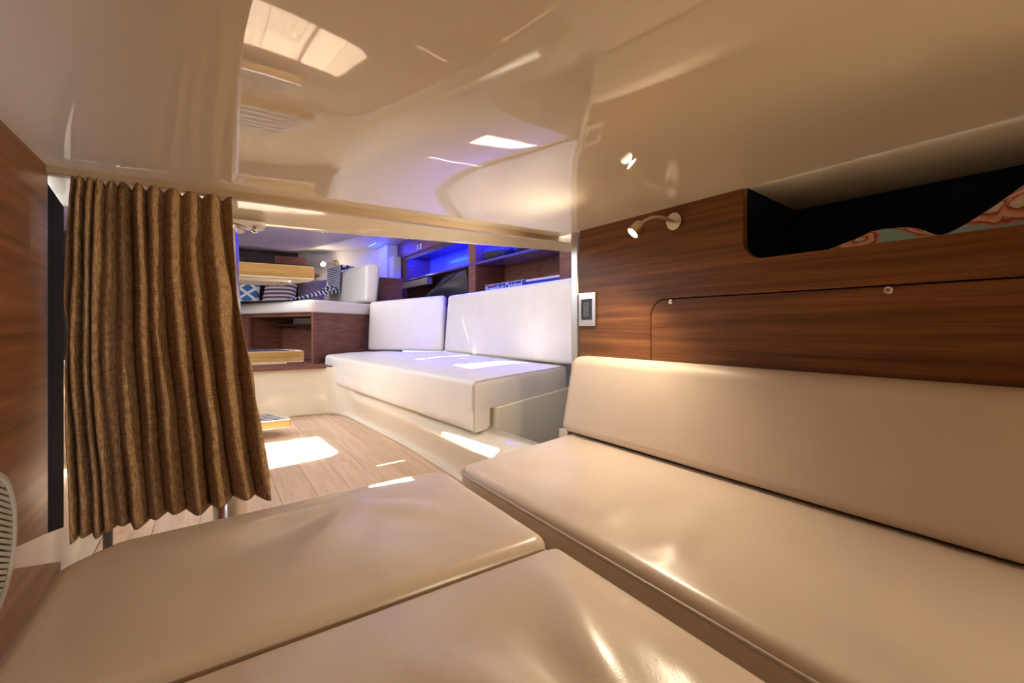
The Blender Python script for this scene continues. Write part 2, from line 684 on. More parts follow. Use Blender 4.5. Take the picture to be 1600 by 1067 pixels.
# ---- floor of the saloon: oak planks, each its own piece
fl = struct('floor', bx(-1.5, 2.2, 0.9, 6.8, -0.06, -0.012), 'walnut_dark')
PW = 0.127
col = 0
x = 0.475 - PW * 6
plank_mesh = {}
while x < 0.95:
    y = 1.0 + (0.37 * col % 0.9)
    y0 = 0.95
    while y0 < 3.72:
        y1 = min(y, 3.72)
        if y1 - y0 > 0.03:
            L = round(y1 - y0, 2)
            w2 = PW - 0.0016
            key = (L,)
            if key not in plank_mesh:
                bm = bx(0, w2, 0, L - 0.0018, -0.013, 0.0)
                o = obj('plank', bm, 'plank', fl, smooth=False)
                plank_mesh[key] = o.data
            else:
                o = bpy.data.objects.new('plank', plank_mesh[key])
                C.objects.link(o)
                o.parent = fl
            o.location = (x, y0, 0)
        y0 = y1
        y = y1 + 0.92 + 0.2 * ((col * 7) % 3)
    x += PW
    col += 1

# ---- cabin headliner: glossy gelcoat, dipping a little over the berth
def ceil_z(X, Y):
    e = min(1, max(0, min((X - LX) / 0.28, (WX - X) / 0.62)))
    bx_ = e * e * (3 - 2 * e)
    t = min(1, max(0, (1.29 - Y) / 1.25))
    by_ = (1 - math.cos(math.pi * t)) / 2
    k = min(1, max(0, (X - 0.06) / 0.34))
    return CZ - (0.046 + 0.026 * k * k * (3 - 2 * k)) * bx_ * by_


def ceil_fn(u, v):
    X = LX - 0.03 + (WX - LX + 0.034) * u
    Y = -1.25 + 2.545 * v
    return (X, Y, ceil_z(X, Y))


ce = grid_obj('ceiling', 60, 90, ceil_fn, 'ceil')
tag(ce, kind='structure')

# edge rail under the headliner and the rounded beam beyond it
tr = struct('trim_1', bx(LX - 0.03, WX + 0.06, 1.288, 1.312, 0.973, 0.992), 'rail', bevel=0.002)
bm = bmesh.new()
rings = []
for i in range(41):
    X = -1.5 + (2.62 - 0.0) * i / 40 if i < 40 else 1.2
    k = min(1, max(0, (X - 0.05) / 1.05))
    yf = 1.455 - 0.10 * k ** 1.3
    zb = 0.943 + 0.012 * k
    sec = [(1.312, 0.982)]
    for j in range(1, 8):
        s = j / 8
        sec.append((1.312 + (yf - 1.312) * s, 0.982 + (zb - 0.982) * (s ** 1.3)))
    for j in range(0, 6):
        a = math.pi / 2 * j / 5
        sec.append((yf + 0.03 * math.sin(a), zb + 0.03 - 0.03 * math.cos(a)))
    sec += [(yf + 0.03, 1.95), (1.30, 1.95), (1.30, 0.995)]
    rings.append([(X, p[0], p[1]) for p in sec])
loft(bm, rings)
struct('wall_aft', bm, 'gelcoat', angle=0.9)

# ---- cabin right wall (walnut) with the open cubby; flush access panel below it
def yz_wall(bm, pts, x0, x1):
    prism(bm, pts, 'X', x0, x1)


CUB_Y, CUB_Z = 0.598, 0.820
HAT_Y, HAT_Z = 0.871, 0.740
Y_END, Y_BACK = 1.174, -1.25
corner_c = [(CUB_Y, 0.995)] + [(CUB_Y - 0.045 + 0.045 * math.cos(a), CUB_Z + 0.045 - 0.045 * math.sin(a)) for a in [math.pi / 2 * k / 8 for k in range(9)]] + [(Y_BACK, CUB_Z)]
hat_r = 0.05
hatch_edge = [(HAT_Y, 0.30)] + [(HAT_Y - hat_r + hat_r * math.cos(a), HAT_Z - hat_r + hat_r * math.sin(a)) for a in [math.pi / 2 * k / 8 for k in range(9)]] + [(Y_BACK, HAT_Z)]
bm = bmesh.new()
yz_wall(bm, [(Y_END, 0.30), (Y_END, 0.995)] + corner_c + hatch_edge[::-1], WX, WX + 0.018)
struct('wall_right', bm, 'walnut', smooth=False, bevel=0.0015)
panel = thing('access_panel', 'walnut access panel with rounded corner set flush in the wall above the long backrest', 'panel', (WX, 0, HAT_Z))
g = 0.003
inner_edge = [(HAT_Y - g, 0.30)] + [(HAT_Y - hat_r + (hat_r - g) * math.cos(a), HAT_Z - hat_r + (hat_r - g) * math.sin(a)) for a in [math.pi / 2 * k / 8 for k in range(9)]] + [(Y_BACK, HAT_Z - g)]
bm = bmesh.new()
yz_wall(bm, [(p[0], p[1] - HAT_Z) for p in inner_edge] + [(Y_BACK, 0.30 - HAT_Z)], 0.0005, 0.0175)
obj('panel_board', bm, 'walnut', panel, smooth=False)
for yy, zz in ((0.802, 0.7315), (0.321, 0.730)):
    mt = Matrix.Translation((0, yy, zz - HAT_Z)) @ Matrix.Rotation(-math.pi / 2, 4, 'Y')
    bm = bmesh.new()
    lathe(bm, [(0.0075, 0), (0.0075, 0.0012), (0.0062, 0.0028), (0.0050, 0.0022), (0.0, 0.0022)], 20, mt)
    w = obj('washer', bm, 'steel', panel)
    bm = bmesh.new()
    lathe(bm, [(0.0046, 0.002), (0.0042, 0.003), (0, 0.0031)], 16, mt)
    s_ = obj('screw', bm, 'brass_steel', w)
    for a in (0, math.pi / 2):
        m2 = mt @ Matrix.Rotation(a + 0.5, 4, 'Z')
        bm = bmesh.new()
        box(bm, -0.0018, 0.0018, -0.0004, 0.0004, 0.003, 0.0034)
        bm.transform(m2)
        obj('screw_slot', bm, 'black_plastic', w, smooth=False)
bm = bx(WX + 0.019, WX + 0.03, -1.25, 1.17, 0.0, 0.76)
struct('wall_right_backing', bm, 'black')
# cubby lining
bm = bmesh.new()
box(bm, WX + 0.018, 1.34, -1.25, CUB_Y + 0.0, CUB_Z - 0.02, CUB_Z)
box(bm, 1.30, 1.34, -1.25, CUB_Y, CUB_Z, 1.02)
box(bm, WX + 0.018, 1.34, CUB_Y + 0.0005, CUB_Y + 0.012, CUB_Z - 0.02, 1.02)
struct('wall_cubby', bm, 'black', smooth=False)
bm = bmesh.new()
prism(bm, [(WX + 0.002, 0.9955), (1.32, 0.972), (1.32, 1.0), (WX + 0.002, 1.0)], 'Y', -1.25, CUB_Y)
struct('ceiling_cubby', bm, 'gelcoat', smooth=False)

# brushed aluminium edge strip and the bulkhead behind it
struct('trim_2', bx(WX - 0.004, WX + 0.03, 1.178, 1.212, 0.30, 0.991), 'alu', bevel=0.003)
bm = bmesh.new()
box(bm, WX + 0.03, 2.2, 1.18, 1.21, 0.0, 1.95)
struct('wall_bulkhead', bm, 'gelcoat', smooth=False)

# ---- cabin left wall with a slanting slot, its far end continued in black, back wall
bm = bmesh.new()
yz_wall(bm, [(-1.25, 0.995), (1.30, 0.995), (1.30, 0.240), (1.0, 0.312), (0.98, 0.30), (1.0, 0.285), (1.12, 0.248), (1.395, 0.142), (1.395, 0.0), (-1.25, 0.0)], LX - 0.02, LX)
struct('wall_left', bm, 'walnut', smooth=False, bevel=0.001)
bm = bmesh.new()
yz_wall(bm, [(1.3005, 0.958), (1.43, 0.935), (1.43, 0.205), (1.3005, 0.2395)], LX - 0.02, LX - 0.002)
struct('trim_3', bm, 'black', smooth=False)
struct('wall_back', bx(LX - 0.02, 1.34, -1.27, -1.25, 0, 1.02), 'walnut', smooth=False)
bm = bx(-0.42, -0.345, 0.96, 3.66, -0.012, 0.55)
box(bm, -0.3449, -0.2885, 1.0, 3.66, -0.012, 0.006)
struct('baseboard_left', bm, 'gelcoat', smooth=False)

# berth base under the cushions
bm = bmesh.new()
prism(bm, [(-0.19, -1.25), (1.045, -1.25), (1.045, 1.10), (0.93, 1.09), (0.52, 0.99), (-0.12, 0.95), (-0.19, 0.89)], 'Z', 0.0, 0.255)
box(bm, 0.96, 1.045, 1.13, 1.172, 0.0, 0.3255)
struct('wall_berth_base', bm, 'gelcoat', smooth=False)

# ---- saloon shell
SZ = 1.90
holes = []  # unseen roof openings, most shaped to throw one sun patch each
oy = lambda z: (SZ - z) * SUN.y / SUN.z
hA = round_poly([(-0.15, 2.33), (0.368, 2.425), (0.368, 2.985), (-0.15, 2.94)], [0.1, 0.01, 0.01, 0.1])
hA2 = round_poly([(0.380, 2.425), (0.565, 2.47), (0.535, 3.0), (0.380, 2.99)], [0.01, 0.12, 0.16, 0.01])
for h in (hA, hA2):
    holes.append([(p[0], p[1] + oy(0)) for p in h])
holes.append([(p[0], p[1] + oy(0.436)) for p in ((1.137, 2.12), (1.63, 2.285), (1.53, 2.44), (1.149, 2.34))])
holes.append([(p[0], p[1] + oy(0.436)) for p in ((1.14, 2.86), (1.75, 3.18), (1.75, 3.20), (1.14, 2.885))])
holes.append(round_poly([(p[0], p[1] + oy(0.21)) for p in ((0.862, 1.46), (0.897, 1.44), (0.870, 1.93), (0.862, 1.93))], 0.04))
holes.append([(p[0], p[1] + oy(0)) for p in ((0.66, 2.165), (0.80, 2.18), (0.80, 2.193), (0.66, 2.175))])
holes.append([(p[0], p[1] + oy(0.31)) for p in ((0.265, 0.90), (0.375, 0.92), (0.385, 1.06), (0.305, 1.06))])
# unseen skylights added to bring in more daylight, clear of the sun patches
holes.append(round_poly([(-1.3, 1.75), (-0.55, 1.75), (-0.55, 3.3), (-1.3, 3.3)], 0.08))
holes.append(round_poly([(-1.2, 3.7), (-0.45, 3.7), (-0.45, 4.3), (-1.2, 4.3)], 0.08))
bm = bmesh.new()
plate_with_holes(bm, [(-1.5, 1.4), (2.25, 1.4), (2.25, 4.75), (-1.5, 4.75)], holes, SZ)
struct('ceiling_saloon', bm, 'white', smooth=False)
portal((-0.92, 2.52, SZ + 0.01), (0, 0, 0), 0.76, 1.56)
portal((-0.82, 4.0, SZ + 0.01), (0, 0, 0), 0.76, 0.62)
portal((0.21, 3.93, SZ + 0.01), (0, 0, 0), 0.74, 0.72)
bm = bmesh.new()
for a in ((-1.55, -1.5, 1.2, 6.9, -0.05, 1.15), (-1.55, -1.5, 1.2, 6.9, 1.65, 1.95), (-1.55, -1.5, 1.2, 1.7, 1.15, 1.65),
          (-1.55, -1.5, 3.0, 3.15, 1.15, 1.65), (-1.55, -1.5, 4.5, 6.9, 1.15, 1.65)):
    box(bm, *a)
struct('wall_port', bm, 'white', smooth=False)
portal((-1.52, 2.35, 1.4), (0, -math.pi / 2, 0), 0.5, 1.3)
portal((-1.52, 3.82, 1.4), (0, -math.pi / 2, 0), 0.5, 1.35)
for i, (a, b) in enumerate(((1.7, 3.0), (3.15, 4.5))):  # unseen port windows, added to let daylight into the saloon
    bm = bmesh.new()
    box(bm, -1.545, -1.505, a, a + 0.02, 1.15, 1.65)
    box(bm, -1.545, -1.505, b - 0.02, b, 1.15, 1.65)
    box(bm, -1.545, -1.505, a + 0.02, b - 0.02, 1.15, 1.17)
    box(bm, -1.545, -1.505, a + 0.02, b - 0.02, 1.63, 1.65)
    struct('window_%d' % (i + 1), bm, 'alu', smooth=False)
struct('wall_starboard', bx(2.2, 2.25, 1.2, 6.9, -0.05, 1.95), 'white', smooth=False)
struct('wall_port_bulkhead', bx(-1.5, -0.40, 1.40, 1.45, 0.0, 0.96), 'gelcoat', smooth=False)

# ---- cream moulding round the floor: sofa plinth sweeping into the step up forward
path = [(0.885, 1.12), (0.886, 1.6), (0.89, 2.0), (0.893, 2.4), (0.875, 2.8), (0.850, 3.2)]
path += [(0.850 - 0.12 * (1 - math.cos(a)) - 0.02 * math.sin(a), 3.2 + 0.45 * math.sin(a)) for a in [math.pi / 2 * k / 10 for k in range(1, 11)]]
path += [(0.60, 3.665), (0.45, 3.66), (0.2, 3.66), (-0.33, 3.66), (-1.5, 3.66)]
prof = [(0.0, 0.0), (0.0, 0.012), (0.006, 0.016), (0.016, 0.020), (0.018, 0.034), (0.014, 0.06), (0.002, 0.10), (-0.016, 0.145), (-0.022, 0.170), (-0.012, 0.193), (0.02, 0.209), (0.08, 0.216), (0.16, 0.218)]
bm = bmesh.new()
rings = []
for i, p in enumerate(path):
    a, b = Vector(path[max(i - 1, 0)]), Vector(path[min(i + 1, len(path) - 1)])
    d = (b - a).normalized()
    n = Vector((d.y, -d.x))
    tall = min(1, max(0, (p[1] - 3.25) / 0.35)) if p[0] > 0.7 else 1
    ring = []
    for (o_, z) in prof:
        zz = z * (1 + tall * 0.65)
        if tall > 0:
            o_ = o_ * (1 - tall) + tall * 0.02
        ring.append((p[0] + n.x * o_, p[1] + n.y * o_, zz))
    rings.append(ring)
loft(bm, rings, closed=False)
mo = struct('baseboard_right', bm, 'gelcoat', angle=1.2)
md = mo.modifiers.new('solid', 'SOLIDIFY')
md.thickness = -0.004
struct('baseboard_forward', bx(-1.5, 1.12, 3.69, 3.735, 0.0, 0.352), 'gelcoat', smooth=False)
bm = bmesh.new()
prism(bm, [(-1.5, 3.655), (0.70, 3.645), (0.775, 3.70), (0.785, 3.90), (0.83, 4.03), (0.76, 4.10), (1.0, 6.6), (-1.5, 6.6)], 'Z', 0.353, 0.366)
struct('floor_forward', bm, 'walnut_salon', smooth=False)

# ================================================================== CABIN BERTH
def wr_far(x, y):
    z = gauss(x, y, 0.17, 0.80, 1.0, 0.13, 0.034, 0.006) + gauss(x, y, 0.26, 0.86, 2.4, 0.10, 0.034, 0.005)
    z += gauss(x, y, 0.22, 0.93, 0.15, 0.16, 0.026, 0.004) - gauss(x, y, 0.10, 0.86, 0.6, 0.10, 0.05, 0.006)
    z += gauss(x, y, 0.33, 0.78, 2.0, 0.08, 0.03, 0.004)
    z *= 1.15
    return z + 0.004 * noise.noise((x * 7, y * 7, 1.3))


def wr_near(x, y):
    z = gauss(x, y, 0.34, 0.36, 1.15, 0.13, 0.032, 0.008) + gauss(x, y, 0.22, 0.36, 1.9, 0.12, 0.034, 0.008)
    z -= gauss(x, y, 0.29, 0.33, 1.5, 0.10, 0.03, 0.007)
    z += gauss(x, y, 0.40, 0.24, 0.9, 0.13, 0.04, 0.006)
    z *= 1.15
    return z + 0.005 * noise.noise((x * 6, y * 6, 4.7))


def wr_right(x, y):
    z = gauss(x, y, 0.70, 0.86, 0.9, 0.16, 0.05, -0.008) + gauss(x, y, 0.72, 0.60, 0.15, 0.12, 0.03, 0.007)
    z += gauss(x, y, 0.64, 0.46, 0.3, 0.10, 0.03, 0.007) + gauss(x, y, 0.58, 0.95, 1.1, 0.12, 0.02, 0.006)
    z += gauss(x, y, 0.75, 0.30, 0.2, 0.14, 0.05, -0.008)
    z *= 1.15
    return z + 0.005 * noise.noise((x * 6, y * 6, 9.1))


def berth(name_label, outline, z0, z1, f, rt, crown, pip, pz):
    t = thing('berth_cushion', name_label, 'cushion', (0, 0, z0))
    bm = bmesh.new()
    pts = cushion(bm, outline, 0, z1 - z0, rt, 0.012, f, 0.016, crown)
    obj('cushion_cover', bm, 'leather', t, angle=3.2)
    bm = bmesh.new()
    closed_tube(bm, [(p[0], p[1], pz - z0) for p in offset_poly(pts, -0.001)], pip, 6)
    obj('piping', bm, 'piping', t, angle=3.2)
    return t


o1 = round_poly([(-0.195, 0.572), (0.468, 0.588), (0.475, 1.022), (0.385, 1.028), (-0.13, 0.975), (-0.19, 0.91)], [0.03, 0.032, 0.05, 0.3, 0.05, 0.05], 6)
berth('cream leather berth cushion lying nearest the brown curtain', o1, 0.2555, 0.316, wr_far, 0.022, 0.006, 0.0028, 0.286)
o2 = round_poly([(-0.195, -0.25), (0.465, -0.25), (0.470, 0.575), (0.445, 0.582), (-0.195, 0.560)], [0.02, 0.02, 0.022, 0.022, 0.02], 5)
berth('cream leather berth cushion with deep creases, between two other berth cushions', o2, 0.2555, 0.308, wr_near, 0.014, 0.010, 0.0022, 0.297)
o3 = round_poly([(0.497, -0.9), (0.985, -0.9), (0.985, 1.125), (0.93, 1.115), (0.505, 1.01)], [0.03, 0.03, 0.03, 0.06, 0.045], 6)
berth('long cream leather berth cushion with dark piping, against the long backrest', o3, 0.2555, 0.322, wr_right, 0.022, 0.006, 0.0032, 0.306)

# long backrest against the walnut wall
t = thing('backrest_cushion', 'long cream leather backrest cushion leaning against the walnut wall', 'cushion', (WX, 0, 0.325))
bm = bmesh.new()
prof2 = round_poly([(-0.118, 0.002), (-0.004, 0.002), (-0.004, 0.243), (-0.068, 0.243)], [0.022, 0.008, 0.012, 0.035], 8)
rings = []
ys = [-1.22 + 2.33 * k / 60 for k in range(61)]
NP = len(prof2)
cxp, czp = -0.06, 0.12
def back_ring(y, ins):
    q = offset_poly(prof2, ins)
    return [(p[0], y, p[1]) for p in q]
for y in ys:
    rings.append([(p[0] - 0.004 * math.sin(y * 5) * (1 if p[0] < -0.03 else 0), p[1], p[2]) for p in back_ring(y, 0.0)])
for k in range(1, 7):
    a = math.pi / 2 * k / 6
    rings.append(back_ring(1.11 + 0.04 * math.sin(a), 0.04 * (1 - math.cos(a))))
loft(bm, rings)
obj('cushion_cover', bm, 'leather_back', t, angle=1.0)

# ================================================================== SOFA
sofa_top = 0.438
seat_out = round_poly([(0.900, 1.650), (1.735, 2.05), (1.775, 3.80), (1.22, 4.33), (0.80, 4.02), (0.765, 3.90)], [0.012, 0.02, 0.05, 0.05, 0.10, 0.10], 6)
def wr_sofa(x, y):
    return 0.006 * noise.noise((x * 4, y * 3, 0.4)) + gauss(x, y, 1.15, 3.0, 1.2, 0.2, 0.04, 0.006)
t = thing('sofa_seat_cushion', 'white leather sofa seat cushion with a front lip hanging over the cream plinth', 'cushion', (0, 0, 0.31))
bm = bmesh.new()
cushion(bm, seat_out, 0.0, sofa_top - 0.31, 0.022, 0.001, wr_sofa, 0.03, 0.012, grid=0.045)
# hanging lip along the front edge
n_l = 40
front = []
for k in range(n_l + 1):
    s = k / n_l
    front.append((0.900 + (0.762 - 0.900) * s, 1.650 + (3.93 - 1.650) * s))
rings = []
for k, p in enumerate(front):
    dy = 0.048 if k == 0 else 0.0
    w = 0.105
    wob = 0.004 * noise.noise((0, p[1] * 5, 2.0))
    ex = 0.0 if k < n_l - 1 else 0.02 * (k - n_l + 2)
    rings.append([(p[0] + ex, p[1], 0.004), (p[0] + ex + wob * 0.4, p[1], -0.04), (p[0] + ex + 0.002 + wob, p[1], -0.070), (p[0] + ex + 0.012 + wob, p[1], -0.084),
                  (p[0] + 0.05, p[1] + dy * 0.5, -0.087), (p[0] + w - 0.01, p[1] + dy, -0.085), (p[0] + w, p[1] + dy, -0.07), (p[0] + w, p[1] + dy, 0.004)])
loft(bm, rings)
obj('cushion_cover', bm, 'leather_salon', t, angle=0.9)
bm = bmesh.new()
tube(bm, [(0.9005, 1.648, -0.082), (0.9, 1.648, 0.06), (0.902, 1.651, 0.105), (0.915, 1.660, 0.123), (0.98, 1.690, 0.127), (1.35, 1.867, 0.1275), (1.72, 2.046, 0.126)], 0.0022, 6)
obj('seam', bm, 'piping', t)
# plinth block under the seat
t = thing('plinth', 'cream moulded plinth block carrying the white sofa seat', 'plinth', (0, 0, 0))
bm = bmesh.new()
pb = round_poly([(1.045, 1.71), (1.76, 2.052), (1.80, 3.82), (1.22, 4.36), (0.93, 3.9)], [0.02, 0.01, 0.01, 0.01, 0.05], 5)
prism(bm, pb, 'Z', 0.0, 0.309)
obj('plinth_block', bm, 'gelcoat', t, angle=0.5, bevel=0.006)

def back_cushion(label, a, b, lean, z0, h, h2, thick, ra=0.035, rb_=0.035):
    """upright cushion from plan point a (near) to b (far); leans outward at the top"""
    a, b = Vector(a), Vector(b)
    L = (b - a).length
    d = (b - a).normalized()
    t = thing('sofa_back_cushion', label, 'cushion', (a.x, a.y, z0))
    ez = Vector((d.y * lean, -d.x * lean, 1)).normalized()
    ex = Vector((d.x, d.y, 0))
    ey = ez.cross(ex)                      # towards the cabin centre
    if ey.x > 0:
        ey = -ey
    T = Matrix(((ex.x, ez.x, ey.x, 0), (ex.y, ez.y, ey.y, 0), (ex.z, ez.z, ey.z, 0), (0, 0, 0, 1)))
    bm = bmesh.new()
    out = round_poly([(0, 0), (L, 0), (L, h2), (0, h)], [0.02, 0.02, rb_, ra], 6)
    cushion(bm, out, -thick, 0, 0.028, 0.02, None, 0.03, 0.010, T, 0.05)
    obj('cushion_cover', bm, 'leather_salon', t, angle=3.2)
    return t


back_cushion('wide white leather sofa back cushion beside the aluminium edge strip', (1.700, 1.75), (1.742, 3.762), 0.08, 0.448, 0.51, 0.505, 0.07)
back_cushion('narrower white leather sofa back cushion beside the walnut berth cabinet', (1.738, 3.768), (1.215, 4.315), 0.08, 0.452, 0.510, 0.455, 0.07)

# ================================================================== CURTAIN
t = thing('curtain', 'brown linen curtain hanging in folds from the headliner rail', 'curtain', (0, 1.305, 0.22))
folds = [0.0, 0.050, 0.105, 0.150, 0.225, 0.290, 0.385, 0.475, 0.600, 0.715, 0.865, 1.0]


def phase(s):
    for i in range(len(folds) - 1):
        if s <= folds[i + 1]:
            return i + (s - folds[i]) / (folds[i + 1] - folds[i])
    return len(folds) - 1


def curtain_fn(u, v):
    # v = 0 bottom, 1 top
    ph = phase(u)
    zt = 0.745 + 0.009 * math.cos(2 * math.pi * ph)
    zb = 0.000 + 0.03 * u + 0.006 * math.sin(ph * 2.1)
    z = zb + (zt - zb) * v
    xl = -0.240 - 0.014 * math.sin(v * 2.6) + 0.004 * v
    xr = 0.040 + 0.078 * (1 - v) ** 1.25
    x = xl + (xr - xl) * u
    amp = (0.024 + 0.012 * u) * (0.85 + 0.3 * (1 - v)) * (1 + 0.8 * noise.noise((ph * 0.75, v * 1.2, 3.3)))
    k = i = int(min(ph, len(folds) - 2))
    wx = (folds[k + 1] - folds[k]) * (xr - xl)
    wob = noise.noise((ph * 0.5, v * 2.6, 0.5)) * 0.75 + noise.noise((ph * 0.9, v * 7, 5.5)) * 0.28
    th = 2 * math.pi * (ph + wob * (0.25 + 0.75 * math.sin(math.pi * min(1, max(0, v)))) * 0.5)
    y = -amp * (math.cos(th) + 0.10 * math.cos(3 * th)) + 0.003 * noise.noise((ph * 3, v * 16, 8.0)) + 0.004 * noise.noise((u * 9, v * 9, 1.0))
    y *= 1.0 if v < 0.93 else 1.0 - 0.35 * (v - 0.93) / 0.07
    x += wx * (0.19 + 0.09 * noise.noise((ph * 0.6, v * 2, 6.1))) * math.sin(th) - wx * 0.03 * math.sin(2 * th)
    y += 0.012 * math.sin(v * 5 + u * 4) * (1 - v) - 0.01
    return (x, y, z)


cl = grid_obj('curtain_cloth', 420, 70, curtain_fn, 'curtain', t, (380, 600), 0.0016)
for i in range(len(folds)):
    u = min(0.999, max(0.001, folds[i]))
    p = curtain_fn(u, 1.0)
    bm = bx(p[0] - 0.0035, p[0] + 0.0035, -0.008, 0.004, p[2] - 0.004, 0.754)
    obj('glider', bm, 'white_plastic', t, smooth=False)

# ================================================================== POSTS AND COMPANIONWAY STEPS
t = thing('support_post', 'thick polished steel post standing behind the brown curtain', 'post', (0.046, 1.46, 0.0))
bm = bmesh.new()
tube(bm, [(0, 0, 0.0), (-0.026, 0.0, 0.935)], 0.040, 32)
obj('pole', bm, 'steel', t)
bm = bmesh.new()
lathe(bm, [(0.056, 0.925), (0.056, 0.934), (0.052, 0.937), (0.0, 0.937)], 32, Matrix.Translation((-0.026, 0, 0)))
obj('flange', bm, 'steel', t)
bm = bmesh.new()
prism(bm, round_poly([(-0.13, -0.055), (0.078, -0.055), (0.078, 0.035), (-0.13, 0.035)], 0.015), 'Z', 0.937, 0.948)
obj('mounting_plate', bm, 'white', t, angle=0.5, bevel=0.002)
for bxp, byp in ((0.055, -0.032), (0.055, 0.015), (-0.11, -0.032), (-0.11, 0.015)):
    bm = bmesh.new()
    lathe(bm, [(0.0, 0.927), (0.006, 0.928), (0.009, 0.932), (0.009, 0.9365)], 14, Matrix.Translation((bxp, byp, 0)))
    obj('bolt', bm, 'steel', t)
t = thing('support_post', 'slim dark steel post standing on the oak floor behind the curtain', 'post', (-0.245, 1.70, 0.0))
bm = bmesh.new()
tube(bm, [(0, 0, 0.0), (0, 0.0, 1.9)], 0.011, 16)
obj('pole', bm, 'grey_counter', t)
bm = bmesh.new()
lathe(bm, [(0.024, 0.0), (0.024, 0.006), (0.012, 0.01)], 20)
obj('foot_plate', bm, 'grey_counter', t)

t = thing('companionway_steps', 'companionway steps with oak-edged floating treads and dark grip strips', 'steps', (0, 0, 0))
bm = bmesh.new()
for (ya, za, yb, zb) in ((1.66, 0.98, 3.08, 0.0),):
    for xs in (-0.212,):
        prism(bm, [(ya, za), (ya + 0.06, za), (yb + 0.06, zb), (yb, zb)], 'X', xs, xs + 0.02)
obj('stringer', bm, 'alu', t, smooth=False)


def tread(y0, y1, z1, xr, label=None):
    x0 = -0.1915
    out = round_poly([(x0, y0), (xr, y0), (xr, y0 + (y1 - y0) * 0.42), (xr - 0.09, y1), (x0, y1)], [0.0, 0.022, 0.05, 0.05, 0.0], 6)
    bm = bmesh.new()
    prism(bm, out, 'Z', z1 - 0.042, z1 - 0.002)
    tr_ = obj('tread', bm, 'oak_edge', t, angle=0.5, bevel=0.002)
    bm = bmesh.new()
    prism(bm, offset_poly(out, 0.003), 'Z', z1 - 0.0019, z1)
    obj('tread_top', bm, 'tread_top', tr_, angle=0.5)
    bm = bmesh.new()
    prism(bm, offset_poly(out, 0.002), 'Z', z1 - 0.046, z1 - 0.0421)
    obj('tread_underside', bm, 'white', tr_, angle=0.5)
    bm = bmesh.new()
    prism(bm, round_poly([(x0, y0 + 0.05), (xr - 0.06, y0 + 0.05), (xr - 0.08, y1 - 0.05), (x0, y1 - 0.05)], [0, 0.02, 0.02, 0], 5), 'Z', z1 - 0.056, z1 - 0.0461)
    obj('bracket_plate', bm, 'alu', tr_, angle=0.5)
    for sx_ in (xr - 0.10, xr - 0.27):
        for yy in (y0 + 0.08, y1 - 0.08):
            bm = bmesh.new()
            lathe(bm, [(0.0, z1 - 0.059), (0.006, z1 - 0.058), (0.007, z1 - 0.0561)], 10, Matrix.Translation((sx_, yy, 0)))
            obj('screw', bm, 'grey_counter', tr_)
    for k in range(5):
        yy = y0 + 0.03 + k * (y1 - y0 - 0.07) / 4.0
        bm = bx(x0 + 0.01, xr - 0.035 - 0.014 * k, yy, yy + 0.014, z1 + 0.0001, z1 + 0.0016)
        obj('grip_strip', bm, 'grip', tr_, smooth=False)


tread(1.76, 2.05, 0.880, 0.312)
tread(2.13, 2.41, 0.560, 0.335)
tread(3.02, 3.30, 0.108, 0.40)

# ================================================================== READING LAMP, OUTLET, SPEAKER
def reading_lamp(label, loc, mirror=1, scale=1.0, rotz=0.0, watts=6.0, aim=(-0.70, 0.12, -0.62), kind='SPOT'):
    """base on a wall facing -X at loc; the arm bends along +Y"""
    t = thing('reading_lamp', label, 'lamp', loc, (0, 0, rotz))
    t.scale = (scale, scale * mirror, scale)
    R = Matrix.Rotation(-math.pi / 2, 4, 'Y')
    bm = bmesh.new()
    lathe(bm, [(0.0235, 0), (0.0235, 0.007), (0.0225, 0.008), (0, 0.008)], 40, R)
    obj('base', bm, 'brass_steel', t)
    for yy, zz in ((-0.015, 0.001), (0.015, -0.001)):
        bm = bmesh.new()
        lathe(bm, [(0.0032, 0.008), (0.003, 0.0098), (0, 0.0104)], 12, Matrix.Translation((0, yy, zz)) @ R)
        obj('screw', bm, 'steel', t)
    bm = bmesh.new()
    pts = [(-0.006, 0, -0.002), (-0.03, 0.003, 0.004), (-0.05, 0.010, 0.008), (-0.07, 0.020, 0.006), (-0.085, 0.031, -0.002), (-0.092, 0.040, -0.012)]
    sm = []
    for i in range(len(pts) - 1):
        for k in range(4):
            sm.append(Vector(pts[i]).lerp(Vector(pts[i + 1]), k / 4))
    sm.append(Vector(pts[-1]))
    tube(bm, sm, 0.0048, 12)
    obj('arm', bm, 'brass_steel', t)
    d = Vector(aim).normalized()
    Q = d.to_track_quat('Z', 'Y').to_matrix().to_4x4()
    T = Matrix.Translation((-0.090, 0.038, -0.010)) @ Q
    bm = bmesh.new()
    lathe(bm, [(0.006, -0.004), (0.012, 0.0), (0.0165, 0.006), (0.0175, 0.012), (0.0175, 0.036), (0.0160, 0.036), (0.0155, 0.020), (0.0, 0.019)], 28, T)
    obj('head', bm, 'brass_steel', t)
    bm = bmesh.new()
    lathe(bm, [(0.0125, 0.0195), (0.0135, 0.028), (0.0115, 0.036), (0.006, 0.0395), (0.0, 0.040)], 20, T)
    obj('bulb', bm, 'bulb', t)
    ld = bpy.data.lights.new('lamp_light', kind)
    ld.energy = watts
    ld.color = (1.0, 0.80, 0.555)
    if kind == 'SPOT':
        ld.spot_size = math.radians(164)
        ld.spot_blend = 0.55
    ld.shadow_soft_size = 0.016
    lo = bpy.data.objects.new('lamp_light', ld)
    C.objects.link(lo)
    lo.parent = t
    lo.location = T @ Vector((0, 0, 0.060))
    lo.rotation_euler = (-d).to_track_quat('Z', 'Y').to_euler()
    return t


